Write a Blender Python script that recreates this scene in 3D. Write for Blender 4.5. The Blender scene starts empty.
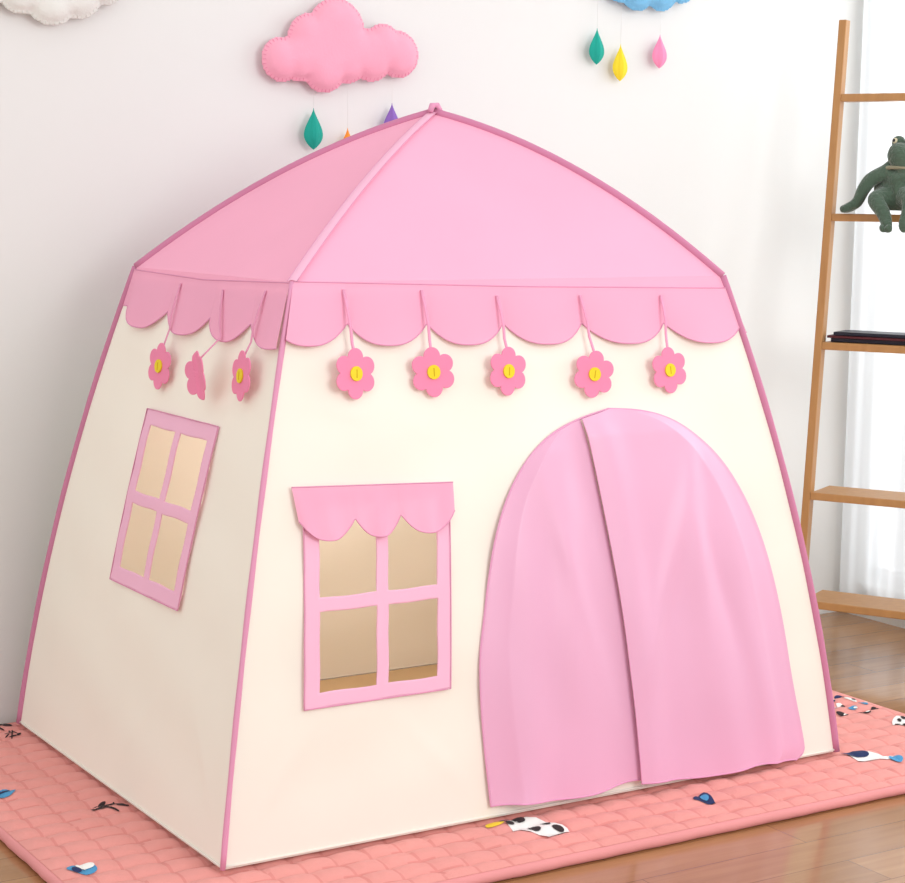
import bpy, math, random, bmesh
from mathutils import Vector, Matrix, Euler
import numpy as np
random.seed(4)
scene=bpy.context.scene
scene.view_settings.view_transform='Standard'
COL=scene.collection

# ------------------------------------------------------------ materials
def lin(c):
    return tuple(((v/255)/12.92 if v/255<=.04045 else ((v/255+.055)/1.055)**2.4) for v in c)+(1,)
def N(nt,t,**k):
    n=nt.nodes.new(t)
    for a,b in k.items(): setattr(n,a,b)
    return n
def base(name,c,rough=.8,spec=.3):
    m=bpy.data.materials.new(name);m.use_nodes=True
    b=m.node_tree.nodes['Principled BSDF']
    b.inputs['Base Color'].default_value=lin(c);b.inputs['Roughness'].default_value=rough
    b.inputs['Specular IOR Level'].default_value=spec
    return m,m.node_tree,b
def fabric(name,c,trans=.0,var=.04,bump=.15,scale=900,rough=.85,sheen=.05,spec=.12,dist=.001):
    m,nt,b=base(name,c,rough,spec)
    tc=N(nt,'ShaderNodeTexCoord')
    no=N(nt,'ShaderNodeTexNoise');no.inputs['Scale'].default_value=5;nt.links.new(tc.outputs['Object'],no.inputs['Vector'])
    mx=N(nt,'ShaderNodeMix',data_type='RGBA')
    mx.inputs[6].default_value=lin(tuple(max(0,v*(1-var)) for v in c));mx.inputs[7].default_value=lin(tuple(min(255,v*(1+var*.6)) for v in c))
    nt.links.new(no.outputs['Fac'],mx.inputs[0]);nt.links.new(mx.outputs[2],b.inputs['Base Color'])
    n2=N(nt,'ShaderNodeTexNoise');n2.inputs['Scale'].default_value=scale;nt.links.new(tc.outputs['Object'],n2.inputs['Vector'])
    bp=N(nt,'ShaderNodeBump');bp.inputs['Strength'].default_value=bump;bp.inputs['Distance'].default_value=dist
    nt.links.new(n2.outputs['Fac'],bp.inputs['Height']);nt.links.new(bp.outputs['Normal'],b.inputs['Normal'])
    b.inputs['Sheen Weight'].default_value=sheen
    if trans>0:
        tr=N(nt,'ShaderNodeBsdfTranslucent');nt.links.new(mx.outputs[2],tr.inputs['Color'])
        ms=N(nt,'ShaderNodeMixShader');ms.inputs[0].default_value=trans
        nt.links.new(b.outputs[0],ms.inputs[1]);nt.links.new(tr.outputs[0],ms.inputs[2])
        nt.links.new(ms.outputs[0],nt.nodes['Material Output'].inputs['Surface'])
    return m
M={}
M['cream']=fabric('cream_cloth',(245,241,231),.10,.01,.1)
M['pink']=fabric('pink_cloth',(246,175,202),.07,.02,.1)
M['pink_scallop']=fabric('pink_scallop_cloth',(248,177,205),.10,.02,.1)
M['pink_light']=fabric('light_pink_cloth',(244,188,212),.05,.02)
M['piping']=fabric('dark_pink_piping',(203,130,162),0,.03)
M['piping2']=fabric('mid_pink_piping',(224,154,186),0,.03)
M['cord']=fabric('pale_pink_cord',(236,160,192),0,.03)
M['curtain']=fabric('door_curtain_cloth',(236,178,209),.06,.02,.1,900,.36,.1,.45)
M['doorpipe']=fabric('door_piping_cloth',(228,162,198),0,.02)
M['frame']=fabric('window_frame_cloth',(244,188,214),0,.02)
M['flower']=fabric('pink_felt',(243,143,179),0,.05,.4,600)
M['yellow']=fabric('yellow_felt',(238,214,56),0,.04,.4,600)
M['yellow_dark']=fabric('dark_yellow',(200,160,30),0)
M['cloudpink']=fabric('cloud_pink_felt',(243,168,190),0,.04,.4,260,.95,.2,.05,.0015)
M['cloudwhite']=fabric('cloud_white_felt',(228,231,226),0,.02,.4,260,.95,.2,.05,.0015)
M['cloudblue']=fabric('cloud_blue_felt',(120,185,225),0,.03,.4,260,.95,.2,.05,.0015)
M['stitch']=fabric('stitch_thread',(230,138,168),0,.02)
M['teal']=fabric('teal_felt',(38,165,148),0,.05,.5,600)
M['droppink']=fabric('drop_pink_felt',(243,145,185),0,.05,.5,600)
M['orange']=fabric('orange_felt',(240,150,60),0)
M['purple']=fabric('purple_felt',(140,105,185),0)
M['thread']=fabric('thread',(228,226,224),0)
M['matedge']=fabric('quilt_binding',(226,150,150),0,.05)
M['ground']=fabric('beige_groundsheet',(206,180,140),0,.05)
for k,c in dict(p_black=(58,48,50),p_white=(240,238,234),p_navy=(44,56,96),p_blue=(80,150,195),p_yellow=(240,205,60),p_red=(205,80,80),p_teal=(90,170,170)).items():
    M[k]=fabric(k,c,0,.02)
M['frog']=fabric('frog_plush',(82,102,86),0,.3,1.0,140,.98,.4,.05,.005)
M['frog_belly']=fabric('frog_stripes',(150,146,122),0,.1,1.0,300)
M['eye_w']=base('eye_white',(205,196,164),.4)[0]
M['eye_b']=base('eye_black',(15,15,15),.15,.6)[0]
M['page']=base('paper_pages',(190,180,172),.8)[0]
M['cover_dark']=base('cover_dark',(34,34,48),.4)[0]
M['cover_red']=base('cover_maroon',(90,36,44),.4)[0]
QX,QY=.060,.052
M['matpink']=fabric('quilt_cotton',(228,154,147),0,.05,.5,300,.9,.1,.1,.0015)
M['matstitch']=fabric('quilt_stitch_line',(220,142,136),0,.05,.5,300)

def wood(name,c1,c2,rough=.45):
    m,nt,b=base(name,c1,rough,.4)
    tc=N(nt,'ShaderNodeTexCoord');mp=N(nt,'ShaderNodeMapping');mp.inputs['Scale'].default_value=(14,14,2)
    nt.links.new(tc.outputs['Object'],mp.inputs[0])
    no=N(nt,'ShaderNodeTexNoise');no.inputs['Scale'].default_value=4;no.inputs['Detail'].default_value=6
    nt.links.new(mp.outputs[0],no.inputs['Vector'])
    mx=N(nt,'ShaderNodeMix',data_type='RGBA');mx.inputs[6].default_value=lin(c1);mx.inputs[7].default_value=lin(c2)
    nt.links.new(no.outputs['Fac'],mx.inputs[0]);nt.links.new(mx.outputs[2],b.inputs['Base Color'])
    return m
M['wood']=wood('pine_wood',(190,142,88),(164,117,68))
def wallmat(name,c):
    m,nt,b=base(name,c,.9,.1)
    tc=N(nt,'ShaderNodeTexCoord');no=N(nt,'ShaderNodeTexNoise');no.inputs['Scale'].default_value=60;no.inputs['Detail'].default_value=4
    nt.links.new(tc.outputs['Object'],no.inputs['Vector'])
    bp=N(nt,'ShaderNodeBump');bp.inputs['Strength'].default_value=.05;bp.inputs['Distance'].default_value=.002
    nt.links.new(no.outputs['Fac'],bp.inputs['Height']);nt.links.new(bp.outputs[0],b.inputs['Normal'])
    return m
M['wall']=wallmat('wall_paint',(225,226,224))
M['white']=base('white_paint',(240,242,246),.5)[0]
m,nt,b=base('wood_floor',(180,125,80),.14,.6)
tc=N(nt,'ShaderNodeTexCoord')
br=N(nt,'ShaderNodeTexBrick');br.offset=.37;br.inputs['Scale'].default_value=1
br.inputs['Brick Width'].default_value=.95;br.inputs['Row Height'].default_value=.1
br.inputs['Mortar Size'].default_value=.0010;br.inputs['Mortar Smooth'].default_value=.5
br.inputs['Color1'].default_value=lin((174,130,86));br.inputs['Color2'].default_value=lin((158,116,76));br.inputs['Mortar'].default_value=lin((108,76,50))
nt.links.new(tc.outputs['Object'],br.inputs['Vector'])
mp=N(nt,'ShaderNodeMapping');mp.inputs['Scale'].default_value=(1.2,16,1);nt.links.new(tc.outputs['Object'],mp.inputs[0])
no=N(nt,'ShaderNodeTexNoise');no.inputs['Scale'].default_value=3;no.inputs['Detail'].default_value=5;no.inputs['Distortion'].default_value=.6
nt.links.new(mp.outputs[0],no.inputs['Vector'])
cr=N(nt,'ShaderNodeValToRGB');cr.color_ramp.elements[0].position=.3;cr.color_ramp.elements[0].color=(.84,.80,.76,1);cr.color_ramp.elements[1].position=.7;cr.color_ramp.elements[1].color=(1.05,1.04,1.03,1)
nt.links.new(no.outputs['Fac'],cr.inputs[0])
mx=N(nt,'ShaderNodeMix',data_type='RGBA',blend_type='MULTIPLY');mx.inputs[0].default_value=1
nt.links.new(br.outputs['Color'],mx.inputs[6]);nt.links.new(cr.outputs[0],mx.inputs[7]);nt.links.new(mx.outputs[2],b.inputs['Base Color'])
M['floor']=m
m,nt,b=base('sheer_curtain',(230,234,236),.9,.1)
tr=N(nt,'ShaderNodeBsdfTranslucent');tr.inputs[0].default_value=lin((232,236,239))
tp=N(nt,'ShaderNodeBsdfTransparent')
a1=N(nt,'ShaderNodeMixShader');a1.inputs[0].default_value=.55;nt.links.new(b.outputs[0],a1.inputs[1]);nt.links.new(tr.outputs[0],a1.inputs[2])
a2=N(nt,'ShaderNodeMixShader');a2.inputs[0].default_value=.12;nt.links.new(a1.outputs[0],a2.inputs[1]);nt.links.new(tp.outputs[0],a2.inputs[2])
nt.links.new(a2.outputs[0],nt.nodes['Material Output'].inputs['Surface'])
M['sheer']=m

# ------------------------------------------------------------ mesh helpers
def obj(name,V,Fc,mats,parent=None,smooth=True,mi=None):
    me=bpy.data.meshes.new(name);me.from_pydata([tuple(v) for v in V],[],Fc);me.update()
    for k in (mats if isinstance(mats,(list,tuple)) else [mats]): me.materials.append(M[k])
    if mi is not None:
        for p,i in zip(me.polygons,mi): p.material_index=i
    me.polygons.foreach_set('use_smooth',[smooth]*len(me.polygons))
    o=bpy.data.objects.new(name,me);COL.objects.link(o)
    if parent: o.parent=parent
    return o
def apply(o,extra=None):
    dg=bpy.context.evaluated_depsgraph_get();dg.update()
    me=bpy.data.meshes.new_from_object(o.evaluated_get(dg));o.modifiers.clear();o.data=me
    return o
def empty(name,loc=(0,0,0)):
    o=bpy.data.objects.new(name,None);o.empty_display_size=.05;o.location=loc;COL.objects.link(o);return o
def tag(o,label,cat,group=None):
    o['label']=label;o['category']=cat
    if group:o['group']=group
def grid(fn,nu,nv):
    V=[fn(i/nu,j/nv) for j in range(nv+1) for i in range(nu+1)]
    F=[(j*(nu+1)+i,j*(nu+1)+i+1,(j+1)*(nu+1)+i+1,(j+1)*(nu+1)+i) for j in range(nv) for i in range(nu)]
    return V,F
def tube(pts,rad,n=10,cap=True):
    pts=[Vector(p) for p in pts];V=[];F=[];up=None
    for i,p in enumerate(pts):
        t=(pts[min(i+1,len(pts)-1)]-pts[max(i-1,0)]).normalized()
        if up is None:
            up=Vector((0,0,1)) if abs(t.z)<.9 else Vector((1,0,0))
        a=(up-t*up.dot(t)).normalized();up=a;c=t.cross(a)
        rr=rad(i/(len(pts)-1)) if callable(rad) else rad
        for k in range(n):
            th=2*math.pi*k/n;V.append(p+a*math.cos(th)*rr+c*math.sin(th)*rr)
    for i in range(len(pts)-1):
        for k in range(n):
            F.append((i*n+k,i*n+(k+1)%n,(i+1)*n+(k+1)%n,(i+1)*n+k))
    if cap:
        F.append(tuple(range(n))[::-1]);F.append(tuple((len(pts)-1)*n+k for k in range(n)))
    return V,F
def boxv(lo,hi,V,F):
    s=len(V)
    for x in (lo[0],hi[0]):
        for y in (lo[1],hi[1]):
            for z in (lo[2],hi[2]): V.append((x,y,z))
    for q in ((0,1,3,2),(4,6,7,5),(0,4,5,1),(2,3,7,6),(0,2,6,4),(1,5,7,3)): F.append(tuple(s+k for k in q))
def merge(parts):
    V=[];F=[]
    for v,f in parts:
        s=len(V);V+=list(v);F+=[tuple(s+k for k in q) for q in f]
    return V,F

# ------------------------------------------------------------ camera
C=Vector((-1.2017,-2.5933,1.0498));yaw,pitch,roll,FP=.5577,.1283,.0125,1874.5
fw=Vector((math.sin(yaw)*math.cos(pitch),math.cos(yaw)*math.cos(pitch),-math.sin(pitch)))
r0=Vector((math.cos(yaw),-math.sin(yaw),0));u0=r0.cross(fw)
rr=r0*math.cos(roll)+u0*math.sin(roll);uu=-r0*math.sin(roll)+u0*math.cos(roll)
cd=bpy.data.cameras.new('camera');cam=bpy.data.objects.new('camera',cd);COL.objects.link(cam)
R=Matrix((rr,uu,-fw)).transposed().to_4x4();cam.matrix_world=Matrix.Translation(C)@R
cd.sensor_fit='HORIZONTAL';cd.sensor_width=36;cd.lens=36*FP/905
scene.camera=cam

# ------------------------------------------------------------ tent
W,D,SX,SY,HE,HA=1.3,.9576,.1963,.1487,.9133,1.2132
B=.02
def ef(z,s):
    t=z/HE;return t*s-B*4*t*(1-t)
def S(side,a,z,off=0):
    if side=='front':return Vector((a,ef(z,SY)-off,z))
    if side=='back':return Vector((a,D-ef(z,SY)+off,z))
    if side=='left':return Vector((ef(z,SX)-off,a,z))
    return Vector((W-ef(z,SX)+off,a,z))
def rng(side,z):
    if side in('front','back'):return ef(z,SX),W-ef(z,SX)
    return ef(z,SY),D-ef(z,SY)
SEAM={'front':lambda u:np.interp(u,[0,.5,1],[.911,.897,.888]),'left':lambda u:np.interp(u,[0,.5,1],[.909,.900,.906]),
      'back':lambda u:.9,'right':lambda u:.9}
tent=empty('play_tent',(W/2,D/2,0));tent['label']='pink and cream fabric play house tent on quilted mat';tent['category']='play tent'
TI=Matrix.Translation((-W/2,-D/2,0))
def tpart(name,V,F,mats,smooth=True,label=None,mi=None,parent=None):
    o=obj(name,V,F,mats,None,smooth,mi);o.parent=parent or tent
    if parent is None:o.matrix_parent_inverse=TI
    if label:o['label']=label
    return o
SHR={'front':lambda z:.07*(z-.40),'left':lambda z:-.045*(z-.36)}
WIN={'front':(.178,.430,.245,.56),'left':(.302,.580,.368,.652)}
def crease(x,z,x0,z0,ang,ln,w,amp):
    ca,sa=math.cos(ang),math.sin(ang);p=(x-x0)*ca+(z-z0)*sa;q=-(x-x0)*sa+(z-z0)*ca
    return amp*math.exp(-(p/ln)**2-(q/w)**2)
for side,nm in (('front','front_wall'),('left','side_wall'),('right','side_wall'),('back','back_wall')):
    nu,nv=(130,92) if side in('front','back') else (96,92)
    def fn(u,v):
        z=v*.892;a,b=rng(side,z);x=a+(b-a)*u
        e=max(0,min(1,u*10,(1-u)*10,v*8,(1-v)*8-.4))
        wr=.0024*math.sin(x*23+z*9)*math.sin(z*3.4)+.0016*math.sin(x*11-z*31)
        wr+=crease(x,z,.10,.12,.9,.12,.012,.002)+crease(x,z,.28,.70,-.25,.16,.012,.002)+crease(x,z,.40,.12,2.3,.12,.012,.002)+crease(x,z,.70,.77,.1,.2,.012,.002)
        return S(side,x,z,min(wr*e,.003))
    V,F=grid(fn,nu,nv)
    if side in WIN:
        x0,x1,z0,z1=WIN[side];F2=[]
        for q in F:
            c=sum((V[k] for k in q),Vector())/4;a=(c.x if side=='front' else c.y)-SHR[side](c.z)
            if not(x0<a<x1 and z0<c.z<z1):F2.append(q)
        F=F2
    tpart(nm,V,F,'cream',label='cream cloth wall')
V,F=grid(lambda u,v:Vector((.004+(W-.008)*u,.004+(D-.008)*v,.002)),10,10)
tpart('groundsheet',V,F,'ground',label='beige cloth tent floor')
AP=Vector((W/2+.012,D/2,HA))
corn={'fl':(SX,SY),'fr':(W-SX,SY),'bl':(SX,D-SY),'br':(W-SX,D-SY)}
RB={'fl':.02,'fr':.042,'bl':.035,'br':.035}
def ridge(k,s):
    x,y=corn[k];p=Vector((x,y,HE)).lerp(AP,s);q=s*1.0
    p.z+=RB[k]*4*q*(1-q);return p
for k1,k2,side in(('fl','fr','front'),('bl','br','back'),('bl','fl','left'),('br','fr','right')):
    def fn(u,v):
        a=ridge(k1,v);b=ridge(k2,v);p=a.lerp(b,u)
        p.z-=.012*4*u*(1-u)*(1-v)*v*2+.0012*math.sin(u*19+v*7)*4*u*(1-u)*(1-v)*min(1,v*8)
        return p
    V,F=grid(fn,50,50)
    def sk(u,v):
        sm=float(SEAM[side](1-u if side=='left' else u))-.006
        z=HE+(sm-HE)*v;z=min(z,HE)
        lo,hi=rng(side,z)
        if side in('left','right'): a=hi+(lo-hi)*u
        else:a=lo+(hi-lo)*u
        return S(side,a,z,.001+.001*v)
    V2,F2=grid(sk,50,3);V,F=merge([(V,F),(V2,F2)])
    tpart('roof_panel',V,F,'pink')
CU={'front':[.14,.284,.440,.596,.765,.951,1.135],'left':[.07,.248,.411,.602,.80],'back':[.14,.28,.44,.6,.77,.95,1.13],'right':[.07,.248,.411,.602,.80]}
def scal(side,x,u):
    c=CU[side]
    for a,b in zip(c,c[1:]):
        if a<=x<=b:
            s=(x-a)/(b-a);return abs(2*s-1)
    return 1
for side in('front','left','right','back'):
    nu=240
    def fn(u,v):
        zt=float(SEAM[side](u))+.003
        zc=.848-.022*u if side=='front' else .840
        lo,hi=rng(side,.82);x=lo+(hi-lo)*u
        k=scal(side,x,u);zb=zc-(.036 if side=='front' else .035)*(1-k**2.5)
        z=zt+(zb-zt)*v
        lo,hi=rng(side,z);x=lo+(hi-lo)*u
        return S(side,x,z,.004+.008*v*(1-k**2)-.0015*k**8*v+.004*v*math.sin(u*37)*.4)
    V,F=grid(fn,nu,8)
    tpart('scalloped_trim',V,F,'pink_scallop')
    edge=[fn(i/nu,1) for i in range(nu+1)]
    top=[fn(i/60,0) for i in range(61)]
    V,F=merge([tube(edge,.0012,6),tube(top,.0011,6)])
    tpart('trim_piping',V,F,'piping2')
for k,(sx_,sy_) in corn.items():
    low=[]
    for i in range(33):
        z=HE*i/32;x=ef(z,SX) if 'l' in k else W-ef(z,SX);y=ef(z,SY) if k[0]=='f' else D-ef(z,SY)
        low.append(Vector((x,y,z+.0)))
    up=[ridge(k,i/32) for i in range(0,33)]
    rl=(lambda t:.0046+.0004*math.sin(t*31)) if k=='fl' else (lambda t:.0072+.0003*math.sin(t*27))
    V,F=tube(low,rl,10)
    tpart('pole_sleeve',V,F,'piping2' if k=='fl' else 'piping')
    if k=='fl':
        dirv=(AP-Vector((SX,SY,HE))).normalized();sd=dirv.cross(Vector((0,0,1))).normalized()
        def rf(u,v):
            p=ridge(k,v);w=.0088;a=(u-.5)*2
            return p+sd*a*w+Vector((0,0,1))*(.002*(1-a*a)+.001)
        V,F=grid(rf,8,40);tpart('ridge_sleeve',V,F,'pink_light')
        V,F=merge([tube([rf(0,v/40) for v in range(41)],.0008,6),tube([rf(1,v/40) for v in range(41)],.0008,6)])
        tpart('ridge_stitching',V,F,'piping2')
    else:
        V,F=tube(up,.0078,10);tpart('ridge_sleeve',V,F,'piping')
V,F=tube([AP+Vector((-.012,-.01,.0)),AP+Vector((-.006,-.006,.012)),AP+Vector((.006,-.004,.013)),AP+Vector((.014,-.004,.0))],.006,8)
tpart('pole_joint',V,F,'piping2')
for side in('front','left','right','back'):
    lo,hi=rng(side,0);V,F=tube([S(side,lo+(hi-lo)*i/30,.004,.001) for i in range(31)],.0022,6)
    tpart('base_hem',V,F,'cream')
def strips(side,xs,zs,keep,off):
    V=[];F=[]
    for i in range(len(xs)-1):
        for j in range(len(zs)-1):
            if keep(i,j):
                n=8
                def f_(u,v):
                    z=zs[j]+(zs[j+1]-zs[j])*v
                    return S(side,xs[i]+(xs[i+1]-xs[i])*u+SHR[side](z),z,off)
                vv,ff=grid(f_,n,n)
                s=len(V);V+=vv;F+=[tuple(s+k for k in q) for q in ff]
    return V,F
for side,xs,zs in(('front',(.164,.192,.298,.320,.415,.441),(.233,.257,.385,.408,.552,.575)),
                  ('left',(.288,.318,.430,.452,.564,.594),(.354,.382,.498,.520,.638,.666))):
    V,F=strips(side,xs,zs,lambda i,j:not(i in(1,3) and j in(1,3)),.0045)
    o=tpart('window_frame',V,F,'frame')
    bm=bmesh.new();bm.from_mesh(o.data);bmesh.ops.remove_doubles(bm,verts=bm.verts,dist=.0008)
    for v in bm.verts:
        q=v.co.copy();v.co.x+=.0006*math.sin(q.z*70);v.co.z+=.0008*math.sin((q.x+q.y)*60)
    bm.to_mesh(o.data);bm.free()
    md=o.modifiers.new('s','SOLIDIFY');md.thickness=.0018;md.offset=0;apply(o)
    x0,x1,z0,z1=xs[0],xs[-1],zs[0],zs[-1]
    loop=[S(side,x+SHR[side](z),z,.0058) for x,z in [(x0+(x1-x0)*i/20,z0) for i in range(21)]+[(x1,z0+(z1-z0)*i/20) for i in range(1,21)]+[(x1-(x1-x0)*i/20,z1) for i in range(1,21)]+[(x0,z1-(z1-z0)*i/20) for i in range(1,21)]]
    V,F=tube(loop,.0010,6);tpart('frame_piping',V,F,'piping2')
vc=[.158,.261,.350,.456]
def vf(u,v):
    x=.157+.300*u;zt=.588-.012*u
    k=1
    for a,b in zip(vc,vc[1:]):
        if a<=x<=b:k=abs(2*(x-a)/(b-a)-1)
    zb=.533-.004*u-.032*(1-k**2.4)
    xx=x+(-.002+.004*u)*(1-v)+.006*(1-u)*v
    return S('front',xx,zt+(zb-zt)*v,.009+.008*v*(1-k*k)+.002*math.sin(u*40)*v)
V,F=grid(vf,120,8);tpart('window_valance',V,F,'pink_scallop')
V,F=merge([tube([vf(i/120,1) for i in range(121)],.0011,6),tube([vf(i/40,0) for i in range(41)],.0011,6)])
tpart('valance_piping',V,F,'piping2')
# door
AL=[(.500,.022),(.488,.15),(.488,.27),(.500,.325),(.513,.39),(.535,.472),(.568,.545),(.612,.602),(.666,.643),(.729,.667),(.80,.682)]
AR=[(1.190,.000),(1.212,.012),(1.211,.035),(1.185,.152),(1.170,.26),(1.149,.364),(1.124,.445),(1.090,.518),(1.043,.585),(.983,.634),(.93,.662),(.870,.677),(.80,.682)]
def smooth_path(T):
    for _ in range(3):
        P=[T[0]]
        for a,b in zip(T,T[1:]):
            P+=[(a[0]*.75+b[0]*.25,a[1]*.75+b[1]*.25),(a[0]*.25+b[0]*.75,a[1]*.25+b[1]*.75)]
        T=P+[T[-1]]
    return T
AL=smooth_path(AL);AR=smooth_path(AR)
SL=smooth_path([(.811,.012),(.798,.201),(.782,.35),(.764,.488),(.750,.58),(.735,.668)])
fi=lambda T,z:float(np.interp(z,[p[1] for p in T],[p[0] for p in T]))
def gs(x,c,w):return math.exp(-((x-c)/w)**2)
def folds(x,z,side):
    h=max(0,1-z/.68);cx=lambda a,b:a+(b-a)*h
    sl=fi(SL,max(.012,z))
    if side=='l':
        d=.014*gs(x,cx(.61,.57),.045)*(.3+h)
        d+=.008*gs(x,cx(.69,.65),.028)*gs(h,.55,.4)
        # the cloth dips away towards the free edge
        d+=.010*gs(x,sl-.10,.045)*(.4+.6*h)-.004*gs(x,sl-.01,.04)
        d+=.004*gs(x+.3*z,.80,.02)*gs(h,.4,.3)
    else:
        d=.013*gs(x,sl+.035,.035)*(.5+.5*h)
        d+=.012*gs(x,cx(.90,1.04),.045)*(.35+.6*h)
        d+=.008*gs(x,cx(.96,.97),.025)*gs(h,.30,.25)
        d+=.009*gs(x,cx(1.0,1.13),.028)*h
        d+=.006*gs(x-.35*z,.76,.020)*gs(h,.45,.25)-.004*gs(x+.3*z,1.12,.02)*gs(h,.5,.25)
    d+=.0012*math.sin(z*24+x*22+2*math.sin(x*9))*(1-h*.5)
    return .010+d
def dl(u,v):
    z=.668*(1-(1-v)**1.3);x0=fi(AL,z);x1=max(fi(SL,z),x0)+.006*(1-v)
    x=x0+(x1-x0)*u
    zb=.022-.008*u+.003*math.sin(u*9)+.006*gs(u,1,.2);z2=zb+z*(.668-zb)/.668
    e=min(1,(u*6))
    return S('front',x,z2,.005+folds(x,z,'l')*max(.12,e)*min(1,(1-v)*6+.15))
def dr(u,v):
    z=.682*(1-(1-v)**1.4);x0=fi(SL,z) if z<.668 else fi(AL,z);x1=fi(AR,z);x=x0+(x1-x0)*u
    zb=.014-.010*u+.004*math.sin(u*9+1);z2=zb+z*(.682-zb)/.682
    e=min(1,(1-u)*6)
    return S('front',x,z2,.0068+folds(x,z,'r')*max(.12,e)*min(1,(1-v)*6+.15))
V,F=grid(dl,90,80);tpart('door_curtain',V,F,'curtain')
V,F=grid(dr,110,80);tpart('door_curtain',V,F,'curtain')
arch=[S('front',x,z,.006) for x,z in AL]+[S('front',x,z,.006) for x,z in AR[::-1][1:]]
V,F=merge([tube(arch,.0018,6),tube([dl(i/60,0) for i in range(61)],.0014,6),tube([dr(i/60,0) for i in range(61)],.0014,6),tube([dr(0,i/60) for i in range(57)],.0008,6)])
tpart('door_piping',V,F,'doorpipe')

# ------------------------------------------------------------ felt flowers
def flower_outline():
    P=[];rp,dp=.0155,.0268
    for i in range(144):
        th=2*math.pi*i/144;best=.02
        for k in range(6):
            a=math.pi/6+k*math.pi/3;dx=math.cos(th-a);disc=rp*rp-dp*dp*(1-dx*dx)
            if disc>0 and dx>0:best=max(best,dp*dx+math.sqrt(disc))
        P.append((best*math.cos(th),best*math.sin(th)))
    return P
def slab(P,h,y0=0,bev=.0009,rings=6):
    n=len(P);V=[];F=[]
    lay=[(k/rings,-h/2) for k in range(1,rings)]+[(1-bev/.03,-h/2),(1,-h/2+bev*.6),(1,h/2-bev*.6),(1-bev/.03,h/2)]+[(k/rings,h/2) for k in range(rings-1,0,-1)]
    for s,y in lay:
        V+=[(p[0]*s,y0+y,p[1]*s) for p in P]
    for j in range(len(lay)-1):
        for i in range(n):F.append((j*n+i,j*n+(i+1)%n,(j+1)*n+(i+1)%n,(j+1)*n+i))
    c=len(V);V+=[(0,y0-h/2,0),(0,y0+h/2,0)];L=(len(lay)-1)*n
    for i in range(n):F.append((c,(i+1)%n,i));F.append((c+1,L+i,L+(i+1)%n))
    return V,F
FV,FF=slab(flower_outline(),.0024)
BV,BF=slab([(.0122*math.cos(2*math.pi*i/32),.0122*math.sin(2*math.pi*i/32)) for i in range(32)],.003,-.0027,.0008,2)
nb=len(BF);slot=([],[]);boxv((-.0006,-.0047,-.007),(.0006,-.0040,.007),*slot)
BV,BF=merge([(BV,BF),slot]);BMI=[0]*nb+[1]*6
def foldv(v):
    x,y,z=v
    if x>0:
        a=math.radians(30)*min(1,x/.012);return (x*math.cos(a),y+x*math.sin(a),z)
    return (x,y,z)
flowers=[('front',.287,.764,.286,.900,8,4),('front',.436,.761,.436,.897,-4,-3),('front',.587,.757,.587,.885,5,6),('front',.769,.745,.764,.883,-6,12),('front',.939,.746,.946,.880,3,-4),
 ('left',.540,.746,.568,.893,5,3),('left',.310,.750,.385,.890,164,14),('left',.207,.757,.222,.896,-3,-8)]
proto=None
for side,a,z,ta,tz,yawd,rolld in flowers:
    off=.016 if side=='front' else (.044 if yawd==164 else .019)
    p=S(side,a,z,off)
    if proto is None:
        f=obj('felt_flower',FV,FF,'flower',None,False);bt=obj('button',BV,BF,['yellow','yellow_dark'],f,False,BMI)
        bt['label']='yellow round button';proto=(f,bt)
    else:
        f=proto[0].copy();bt=proto[1].copy();COL.objects.link(f);COL.objects.link(bt);bt.parent=f
    if yawd==164:
        me=f.data.copy();f.data=me
        for v in me.vertices:v.co=foldv(v.co)
    f['category']='flower decoration';f['group']='felt flowers hanging from the tent'
    f['label']='slightly folded pink felt flower turned edge-on on its ribbon' if yawd==164 else 'pink six-petal felt flower with yellow button hanging from tent eave'
    zr=math.radians((0 if side=='front' else -90)+yawd)
    f.location=p;f.rotation_euler=(math.radians(-6),math.radians(rolld),zr)
    RM=Euler((math.radians(-6),math.radians(rolld),zr)).to_matrix()
    q=S(side,ta,tz,.007);pb=p+RM@Vector((0,0,.026));rim=S(side,a*.75+ta*.25,.812,.015)
    pts=[q,q.lerp(rim,.35)+Vector((-.003 if side=='left' else 0,-.003 if side=='front' else 0,0)),q.lerp(rim,.7)+Vector((-.004 if side=='left' else 0,-.004 if side=='front' else 0,0)),rim,rim.lerp(pb,.5),pb]
    sd=Vector((1,0,0)) if side=='front' else Vector((0,1,0))
    V=[];F=[]
    for i,pt in enumerate(pts):
        w=.0026;V+=[pt-sd*w,pt+sd*w]
        if i:F.append((2*i-2,2*i-1,2*i+1,2*i))
    s=obj('hanging_ribbon',V,F,'cord',None,True);s.parent=f
    s.matrix_parent_inverse=(Matrix.Translation(f.location)@f.rotation_euler.to_matrix().to_4x4()).inverted()
    md=s.modifiers.new('s','SOLIDIFY');md.thickness=.001;apply(s)

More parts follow.
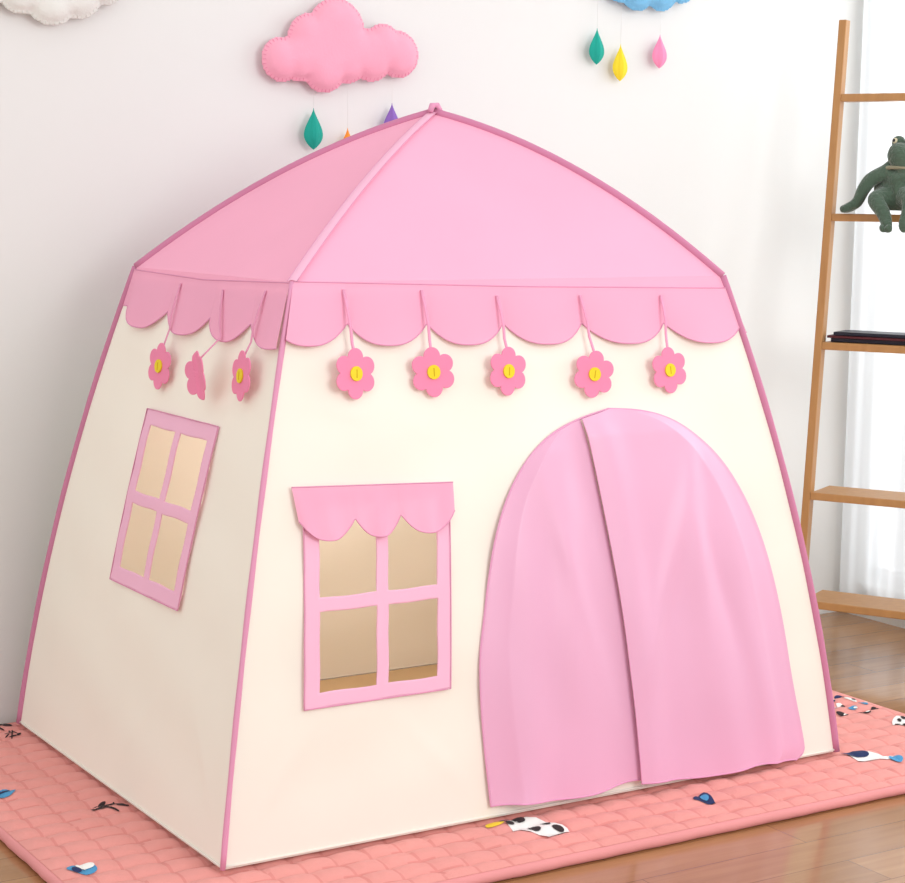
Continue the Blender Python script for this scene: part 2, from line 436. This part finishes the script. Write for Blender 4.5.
# ------------------------------------------------------------ felt clouds on wall
WY=1.03
def ico_ell(c,r,sy,rz=None):
    bm=bmesh.new();bmesh.ops.create_icosphere(bm,subdivisions=4,radius=1)
    V=[Vector((c[0]+v.co.x*r,c[1]+v.co.y*sy,c[2]+v.co.z*(rz or r))) for v in bm.verts];F=[tuple(v.index for v in f.verts) for f in bm.faces];bm.free();return V,F
def drop(x,z,h,w,col,par,topz):
    V=[];F=[];n=16;m=18
    for j in range(m+1):
        t=j/m;zz=h/2-h*t;r=w/2*(math.sin(math.pi*t**1.55))**.85 if 0<t<1 else 0.0004
        for k in range(n):
            th=2*math.pi*k/n;rk=r*(1 if k%4==0 else (.72 if k%4==2 else .84))
            V.append((x+rk*math.cos(th),WY-.022+rk*.6*math.sin(th),z+zz))
    for j in range(m):
        for k in range(n):F.append((j*n+k,j*n+(k+1)%n,(j+1)*n+(k+1)%n,(j+1)*n+k))
    o=obj('raindrop',V,F,col,par,False)
    V,F=tube([(x,WY-.022,z+h/2-.002),(x,WY-.022,topz)],.0003,5);t=obj('string',V,F,'thread',o)
    return o
def cloud(puffs,mat,label,drops,cz,stitch='stitch'):
    # inflated felt cushion: union of discs, thickness from the distance to the seam
    h=.003;YC=WY-.024
    x0=min(p[0]-p[2] for p in puffs)-.012;x1=max(p[0]+p[2] for p in puffs)+.012
    z0=min(p[1]-p[2] for p in puffs)-.012;z1=max(p[1]+p[2] for p in puffs)+.012
    bd=[];dirs=[]
    for i,(px,pz,pr) in enumerate(puffs):
        for k in range(200):
            t=2*math.pi*k/200;x=px+pr*math.cos(t);z=pz+pr*math.sin(t)
            ok=True
            for j2,(a,b_,r) in enumerate(puffs):
                if j2!=i and (x-a)**2+(z-b_)**2<(r*.9999)**2:ok=False;break
            if ok:bd.append((x,z));dirs.append((math.cos(t),math.sin(t)))
    bl=list(bd);bd=np.array(bd)
    nx,nz=int((x1-x0)/h),int((z1-z0)/h);gx=x0+np.arange(nx+1)*h;gz=z0+np.arange(nz+1)*h
    X,Z=np.meshgrid(gx,gz)
    d=np.sqrt(((X.ravel()[:,None]-bd[None,:,0])**2+(Z.ravel()[:,None]-bd[None,:,1])**2).min(1)).reshape(X.shape)
    ins=np.zeros(X.shape,bool)
    for a,b_,r in puffs:ins|=((X-a)**2+(Z-b_)**2<=r*r)
    hh=np.where(ins,.021*np.sqrt(np.clip(1-(1-np.clip((d-.006)/.044,0,1))**2,0,1)),0)
    hh=hh*(1+.06*np.sin(X*160+Z*60)*np.exp(-d/.02)+.05*np.sin(Z*190-X*70)*np.exp(-d/.025))
    for _ in range(2):
        hh=np.where(ins,(hh+np.roll(hh,1,0)+np.roll(hh,-1,0)+np.roll(hh,1,1)+np.roll(hh,-1,1))/5,0)
    V=[];F=[];idm=-np.ones((2,)+X.shape,int)
    vis=ins|(d<.003)
    for s in(0,1):
        for j in range(nz+1):
            for i in range(nx+1):
                if vis[j,i]:
                    idm[s,j,i]=len(V);yy=YC+(-1 if s==0 else 1.02)*(hh[j,i]+.0018);V.append((X[j,i],yy,Z[j,i]))
    cells=[(j,i) for j in range(nz) for i in range(nx) if vis[j,i] and vis[j,i+1] and vis[j+1,i] and vis[j+1,i+1]]
    cs=set(cells)
    for j,i in cells:
        q=[(j,i),(j,i+1),(j+1,i+1),(j+1,i)]
        F.append(tuple(idm[0][a] for a in q));F.append(tuple(idm[1][a] for a in q[::-1]))
        for (dj,di),(a,b_) in(((-1,0),(0,1)),((0,1),(1,2)),((1,0),(2,3)),((0,-1),(3,0))):
            if (j+dj,i+di) not in cs:
                F.append((idm[0][q[b_]],idm[0][q[a]],idm[1][q[a]],idm[1][q[b_]]))
    o=obj('felt_cloud',V,[tuple(int(k) for k in f) for f in F],mat)
    ms=o.modifiers.new('s','SMOOTH');ms.iterations=3;ms.factor=.5;apply(o)
    tag(o,label,'wall decoration','felt clouds hung on the wall')
    sp=[];last=None
    for (x,z),(dx,dz) in zip(bl,dirs):
        if last is not None and (x-last[0])**2+(z-last[1])**2<.009**2:continue
        last=(x,z)
        sp.append(tube([(x-dx*.001,YC-.0024,z-dz*.001),(x-dx*.0075,YC-.0056,z-dz*.0075)],.0006,5))
    V,F=merge(sp);obj('edge_stitching',V,F,stitch,o)
    for dd in drops:drop(*dd,o,cz)
    return o
sh=-.007
cloud([(x+sh,z,r) for x,z,r in[(.745,1.404,.068),(.682,1.385,.052),(.615,1.338,.046),(.655,1.345,.05),(.715,1.325,.052),(.77,1.35,.055),(.83,1.358,.056),(.898,1.362,.050),(.86,1.38,.045)]],'cloudpink','puffy pink felt cloud with hanging raindrops on wall',
  [(.685,1.196,.088,.046,'teal'),(.768,1.157,.088,.046,'orange'),(.878,1.214,.088,.046,'purple')],1.33)
cloud([(x,z-.012,r) for x,z,r in[(1.575,1.60,.080),(1.49,1.575,.050),(1.54,1.560,.052),(1.61,1.562,.050),(1.67,1.580,.046),(1.455,1.60,.045)]],'cloudblue','puffy blue felt cloud with hanging raindrops on wall',
  [(1.427,1.408,.084,.044,'teal'),(1.496,1.374,.086,.044,'yellow'),(1.612,1.406,.080,.044,'droppink')],1.555,'cloudblue')
cloud([(x+.015,z-.008,r) for x,z,r in[(.10,1.50,.075),(.03,1.455,.05),(.09,1.442,.055),(.145,1.455,.052),(.198,1.480,.048),(-.03,1.47,.05)]],'cloudwhite','puffy white felt cloud on wall',[],1.5,'cloudwhite')

# ------------------------------------------------------------ quilted mat
X0,X1,Y0,Y1,ZF=-.225,1.64,-.19,1.0,-.030
def mh(x,y):
    xx=x+.003*math.sin(y*21+x*3);yy=y+.003*math.sin(x*17+y*5)
    a=abs(math.sin(math.pi*yy/QY));b_=abs(math.sin(math.pi*xx/QX))
    e=min(1,(x-X0)/.02,(X1-x)/.02,(y-Y0)/.02,(Y1-y)/.02);e=max(0,e)
    q=(a**.55)*(.55+.45*b_**.55);q=.6*(1-e)+q*e
    return -.0135+.0115*q-.003*(1-e)+.0009*math.sin(x*190+y*90)*math.sin(y*150-x*60)*a*e
nx,ny=int((X1-X0)/.0052),int((Y1-Y0)/.0052)
V,F=grid(lambda u,v:Vector((X0+(X1-X0)*u,Y0+(Y1-Y0)*v,mh(X0+(X1-X0)*u,Y0+(Y1-Y0)*v))),nx,ny)
mats=['matpink','p_black','p_white','p_navy','p_blue','p_yellow','p_red','p_teal','matstitch'];mi=[]
for q in F:
    x=(V[q[0]].x+V[q[2]].x)/2;y=(V[q[0]].y+V[q[2]].y)/2
    cx=x+.003*math.sin(y*21+x*3);cy=y+.003*math.sin(x*17+y*5)
    row=cy/QY;dy=abs(row-round(row))*QY;cxx=cx/QX;dx=abs(cxx-round(cxx))*QX
    mi.append(8 if (dy<.0026 or dx<.0026) else 0)
s=len(V);V+=[Vector(p) for p in((X0,Y0,ZF),(X1,Y0,ZF),(X1,Y1,ZF),(X0,Y1,ZF))]
F.append((s,s+3,s+2,s+1));mi.append(0)
for a,b in(((X0,Y0),(X1,Y0)),((X1,Y0),(X1,Y1)),((X1,Y1),(X0,Y1)),((X0,Y1),(X0,Y0))):
    s=len(V);V+=[Vector((a[0],a[1],ZF)),Vector((b[0],b[1],ZF)),Vector((b[0],b[1],-.0098)),Vector((a[0],a[1],-.0098))];F.append((s,s+1,s+2,s+3));mi.append(0)
def blob(cx,cy,rx,ry,ang,mat,lift=.0012,pts=None,n=20):
    s=len(V);ca,sa=math.cos(ang),math.sin(ang);rings=8
    V.append(Vector((cx,cy,mh(cx,cy)+lift)))
    for j in range(1,rings+1):
        for i in range(n):
            th=2*math.pi*i/n;r=1 if pts is None else pts(th)
            lx=rx*r*math.cos(th)*j/rings;ly=ry*r*math.sin(th)*j/rings
            x=cx+lx*ca-ly*sa;y=cy+lx*sa+ly*ca;V.append(Vector((x,y,mh(x,y)+lift)))
    for i in range(n):
        F.append((s,s+1+i,s+1+(i+1)%n));mi.append(mats.index(mat))
    for j in range(rings-1):
        for i in range(n):
            F.append((s+1+j*n+i,s+1+(j+1)*n+i,s+1+(j+1)*n+(i+1)%n,s+1+j*n+(i+1)%n));mi.append(mats.index(mat))
tri=lambda th:.5/max(.5,math.cos(((th)%(2*math.pi/3))-math.pi/3))
def panda(cx,cy,ang,s=1.0):
    blob(cx,cy,.042*s,.026*s,ang,'p_white',.0016)
    ca,sa=math.cos(ang),math.sin(ang)
    for lx,ly,r in((-.03,.008,.009),(-.034,-.010,.006),(.006,.010,.007),(.0,-.012,.009),(.026,.004,.008)):
        blob(cx+(lx*ca-ly*sa)*s,cy+(lx*sa+ly*ca)*s,r*s,r*.8*s,ang,'p_black',.003,n=12)
def twig(cx,cy,ang,s=1):
    def seg(x,y,l,a,w=.0032):blob(cx+x*s,cy+y*s,l*s,w*s,ang+a,'p_black',.0016,n=12)
    seg(0,0,.036,0);seg(.014,.012,.018,.9);seg(-.012,.010,.016,1.9);seg(.0,-.014,.018,-1.1);seg(-.022,-.006,.014,2.6);seg(.026,-.006,.012,-.6,.006);seg(-.002,.026,.010,.3,.004)
panda(.555,-.066,-1.0,1.35);blob(.498,-.020,.020,.013,.3,'p_yellow',.0016);blob(.522,-.012,.012,.007,.3,'p_navy',.0022)
blob(.90,-.088,.034,.028,.9,'p_navy',.0016,pts=tri);blob(.90,-.088,.010,.008,.9,'p_blue',.003)
blob(1.345,-.05,.046,.026,-.7,'p_white',.0016);blob(1.325,-.025,.028,.016,-.5,'p_navy',.003);blob(1.375,-.085,.016,.012,.2,'p_blue',.003)
twig(-.036,.392,.2,.95);twig(-.045,.965,.2,.8);twig(-.035,.90,1.2,.5)
blob(-.168,.555,.026,.020,.8,'p_blue',.0016);blob(-.168,.560,.014,.012,.8,'p_navy',.003)
blob(-.185,.125,.024,.015,-.4,'p_blue',.0016);blob(-.178,.130,.015,.010,-.4,'p_white',.003);blob(-.195,.12,.008,.008,0,'p_navy',.0038)
k_=0
for ix in range(4):
    for iy in range(7):
        cx=1.47+.045*ix+.012*math.sin(iy*3.1);cy=.20+.036*iy+.010*math.sin(ix*2.3)
        if cx<1.625:
            m_=['p_black','p_blue','p_white','p_navy','p_yellow','p_white','p_teal'][k_%7];k_+=1
            blob(cx,cy,.014,.008,cx*19+cy*23,m_,.0016,n=12)
            blob(cx+.006,cy-.003,.005,.004,0,'p_white' if m_!='p_white' else 'p_black',.0028,n=10)
panda(1.58,.10,.6,.8);panda(1.52,-.13,.4,.8)
mat=obj('quilted_mat',V,F,mats,None,True,mi)
tag(mat,'salmon pink quilted play mat with small animal prints on wood floor','floor mat')
lp=[];rc=.02;ZB_=-.0200
cs_=[(X1-rc,Y1-rc,0),(X0+rc,Y1-rc,90),(X0+rc,Y0+rc,180),(X1-rc,Y0+rc,270)]
for ci,(cx,cy,a0) in enumerate(cs_):
    for i in range(6):
        a=math.radians(a0+90*i/5);lp.append(Vector((cx+rc*math.cos(a),cy+rc*math.sin(a),ZB_)))
    nx_,ny_,na=cs_[(ci+1)%4];st=lp[-1].copy();en=Vector((nx_+rc*math.cos(math.radians(na)),ny_+rc*math.sin(math.radians(na)),ZB_))
    k=int((en-st).length/.02)
    for i in range(1,k):
        q=st.lerp(en,i/k);w_=.0008*math.sin(i*.9)+.0005*math.sin(i*2.3);q.x+=w_;q.y+=w_;lp.append(q)
lp.append(lp[0]);V,F=tube(lp,.0098,12,False);bnd=obj('edge_binding',V,F,'matedge',mat)

# ------------------------------------------------------------ ladder shelf
a_=Vector((.469,-.883,0)).normalized();l_=Vector((.883,.469,0)).normalized();F0=Vector((1.857,.724,ZF));LN=.118
def LP(a,d,z):
    return F0+a_*a+l_*(LN*z+d)+Vector((0,0,z-ZF))
def lbox(a0,a1,d0,d1,z0,z1,lean=True):
    V=[];F=[]
    for a in(a0,a1):
        for d in(d0,d1):
            for z in(z0,z1):
                V.append(LP(a,d,z) if lean else F0+a_*a+l_*d+Vector((0,0,z-ZF)))
    for q in((0,1,3,2),(4,6,7,5),(0,4,5,1),(2,3,7,6),(0,2,6,4),(1,5,7,3)):F.append(q)
    return V,F
lad=empty('ladder_shelf',F0);tag(lad,'leaning light pine wooden ladder shelf by the window','shelf')
LI=Matrix.Translation(-F0);LEN=.42
def lpart(n,V,F,par=lad):
    o=obj(n,V,F,'wood',None,False);o.parent=par;o.matrix_parent_inverse=LI
    md=o.modifiers.new('b','BEVEL');md.width=.002;md.segments=2;apply(o);return o
for a in(-.010,LEN-.010):
    V,F=lbox(a,a+.019,-.015,.015,ZF,1.488);lpart('rail',V,F)
ZB=.722;ZS=1.028
SH=[(.105,.13),(.363,.12),(ZB,.10),(ZS,.07),(1.312,.03)]
for z,dp in SH:
    V,F=lbox(.009,LEN-.010,-.014,dp,z-.018,z);lpart('shelf_board',V,F)
for i,(z,th,a0,a1,d0,d1,cv) in enumerate([(ZB+.001,.009,.026,.30,.0,.095,'cover_dark'),(ZB+.0105,.006,.018,.28,-.005,.09,'cover_red'),(ZB+.017,.008,.032,.31,.0,.092,'cover_dark')]):
    bd=LN*ZB
    o_=empty('magazine',F0+a_*(a0+a1)/2+l_*(bd+(d0+d1)/2)+Vector((0,0,z-ZF)))
    tag(o_,{'cover_dark':'thin dark covered magazine lying flat in a stack','cover_red':'thin maroon covered magazine lying flat in a stack'}[cv],'magazine','magazines stacked on the ladder shelf')
    inv=Matrix.Translation(-o_.location)
    V,F=merge([lbox(a0,a1,bd+d0,bd+d1,z,z+.0016,False),lbox(a0,a1,bd+d0,bd+d1,z+th-.0016,z+th,False),lbox(a0,a1,bd+d0,bd+d0+.0015,z,z+th,False)])
    o=obj('cover',V,F,cv,None,False);o.parent=o_;o.matrix_parent_inverse=inv
    V,F=lbox(a0+.001,a1-.001,bd+d0+.0015,bd+d1-.002,z+.0016,z+th-.0016,False)
    o=obj('pages',V,F,'page',None,False);o.parent=o_;o.matrix_parent_inverse=inv

# ------------------------------------------------------------ frog plush
def skin(name,chains,mat):
    V=[];E=[];Rd=[];idx={}
    for ch in chains:
        prev=None
        for p,r in ch:
            k=tuple(round(c,4) for c in p)
            if k not in idx:idx[k]=len(V);V.append(p);Rd.append(r)
            if prev is not None:E.append((prev,idx[k]))
            prev=idx[k]
    me=bpy.data.meshes.new(name);me.from_pydata(V,E,[]);o=bpy.data.objects.new(name,me);COL.objects.link(o)
    o.modifiers.new('k','SKIN')
    for i,r in enumerate(Rd):me.skin_vertices[0].data[i].radius=(r,r) if not isinstance(r,tuple) else r
    me.skin_vertices[0].data[0].use_root=True
    sb=o.modifiers.new('s','SUBSURF');sb.levels=2;sb.render_levels=2
    apply(o);o.data.materials.clear();o.data.materials.append(M[mat])
    o.data.polygons.foreach_set('use_smooth',[True]*len(o.data.polygons));return o
def fp(a,d,z):
    q=F0+a_*(a+.018)+l_*(LN*ZS-d)+Vector((0,0,ZS+z-ZF));return tuple(q)
hip=(fp(.140,-.03,.034),.054)
sh_=(fp(.150,-.020,.098),.042)
hd=(fp(.164,-.002,.132),.038)
pl=(fp(.038,.022,.014),.015);f1=(fp(.146,.062,-.028),.014);f2=(fp(.186,.064,-.028),.014)
ch=[[hip,(fp(.144,-.026,.068),.056),sh_,hd,(fp(.148,.016,.140),.036),(fp(.130,.034,.138),.022)],
 [sh_,(fp(.112,-.002,.096),.021),(fp(.082,.010,.084),.019),(fp(.062,.016,.050),.016),(fp(.056,.020,.024),.014),pl,(fp(.014,.026,.010),.007)],
 [pl,(fp(.022,.046,.010),.007)],[pl,(fp(.020,.006,.010),.007)],
 [sh_,(fp(.190,-.000,.085),.021),(fp(.208,.012,.050),.018),(fp(.204,.026,.024),.015),(fp(.200,.042,.018),.014)],
 [hip,(fp(.116,.010,.036),.029),(fp(.100,.040,.038),.023),(fp(.128,.054,.006),.018),f1,(fp(.132,.082,-.034),.009)],
 [f1,(fp(.150,.084,-.036),.009)],
 [hip,(fp(.172,.010,.036),.029),(fp(.192,.044,.036),.023),(fp(.190,.054,.002),.018),f2,(fp(.178,.084,-.034),.009)],
 [f2,(fp(.196,.082,-.036),.009)]]
frog=skin('frog_plush',ch,'frog');tag(frog,'grey-green plush frog sitting on the wooden ladder shelf','stuffed toy')
for a,d in((.141,-.004),(.180,-.006)):
    V,F=ico_ell((0,0,0),.016,.016);c=Vector(fp(a,d,.168));obj('eye',[v+c for v in V],F,'frog',frog)
    V,F=ico_ell((0,0,0),.0075,.0075);c=Vector(fp(a-.004,d+.0105,.171));e=obj('eyeball',[v+c for v in V],F,'eye_w',frog)
    V,F=ico_ell((0,0,0),.0042,.0042);c=Vector(fp(a-.006,d+.015,.172));obj('pupil',[v+c for v in V],F,'eye_b',frog)
V,F=tube([Vector(fp(.154+.042*math.cos(t),-.014+.042*math.sin(t),.106+.004*math.sin(t))) for t in [2*math.pi*i/24 for i in range(25)]],.005,8,False)
o=obj('scarf',V,F,'frog_belly',frog);o['label']='pale knitted scarf'

# ------------------------------------------------------------ room
def struct(n,V,F,m,kind='structure'):
    o=obj(n,V,F,m,None,False);o['kind']=kind;return o
RX=2.29
V=[];F=[];boxv((-2.2,WY,ZF),(RX+.1,WY+.1,2.6),V,F);struct('wall_back',V,F,'wall')
V=[];F=[];boxv((-3,-4,ZF-.05),(RX+.1,WY+.1,ZF),V,F);struct('floor',V,F,'floor')
V=[];F=[]
wy0,wy1,wz0,wz1=-.9,.97,.06,2.3
boxv((RX,-1.5,ZF),(RX+.1,WY,wz0),V,F);boxv((RX,-1.5,wz1),(RX+.1,WY,2.6),V,F);boxv((RX,wy1,wz0),(RX+.1,WY,wz1),V,F);boxv((RX,-1.5,wz0),(RX+.1,wy0,wz1),V,F)
struct('wall_right',V,F,'wall')
V=[];F=[]
for y in(wy0,(wy0+wy1)/2-.02,wy1-.03):boxv((RX+.05,y,wz0),(RX+.09,y+.03,wz1),V,F)
for z in(wz0,wz1-.04):boxv((RX+.05,wy0,z),(RX+.09,wy1,z+.04),V,F)
struct('window_1',V,F,'white')
def cf(u,v):
    y=1.01-1.92*u;z=.0+2.35*v
    s1=math.sin(y*58+2.2*math.sin(y*11))
    return Vector((RX-.024+.010*s1+.003*math.sin(y*130+z),y,z))
V,F=grid(cf,600,6);cu=obj('sheer_curtain',V,F,'sheer');tag(cu,'white sheer floor-length curtain hanging over window','curtain')

# ------------------------------------------------------------ light
w=bpy.data.worlds.new('world');scene.world=w;w.use_nodes=True
w.node_tree.nodes['Background'].inputs[0].default_value=(1,.999,.993,1);w.node_tree.nodes['Background'].inputs[1].default_value=.97
def area(loc,target,size,power,col=(1,1,1)):
    l=bpy.data.lights.new('softbox','AREA');l.size=size;l.energy=power;l.color=col
    o=bpy.data.objects.new('softbox_light',l);COL.objects.link(o);o.location=loc
    o.rotation_euler=(Vector(target)-Vector(loc)).to_track_quat('-Z','Y').to_euler();return o
area((1.2,-3.4,1.9),(.6,.4,.25),1.7,54)
area((RX+1.3,-.3,1.7),(RX-1,.1,.7),1.5,92,(.99,.995,1))
area((-3.2,-.9,1.3),(.2,.5,.35),1.8,14,(1,.975,.92))  # added fill from the left, lifts the tent's darker side wall
l=bpy.data.lights.new('tent_fill','POINT');l.energy=4.6;l.color=(1,.96,.80);l.shadow_soft_size=.12  # unseen fill light added inside the tent to brighten its interior
o=bpy.data.objects.new('tent_fill_light',l);COL.objects.link(o);o.location=(W/2,D/2,.54)
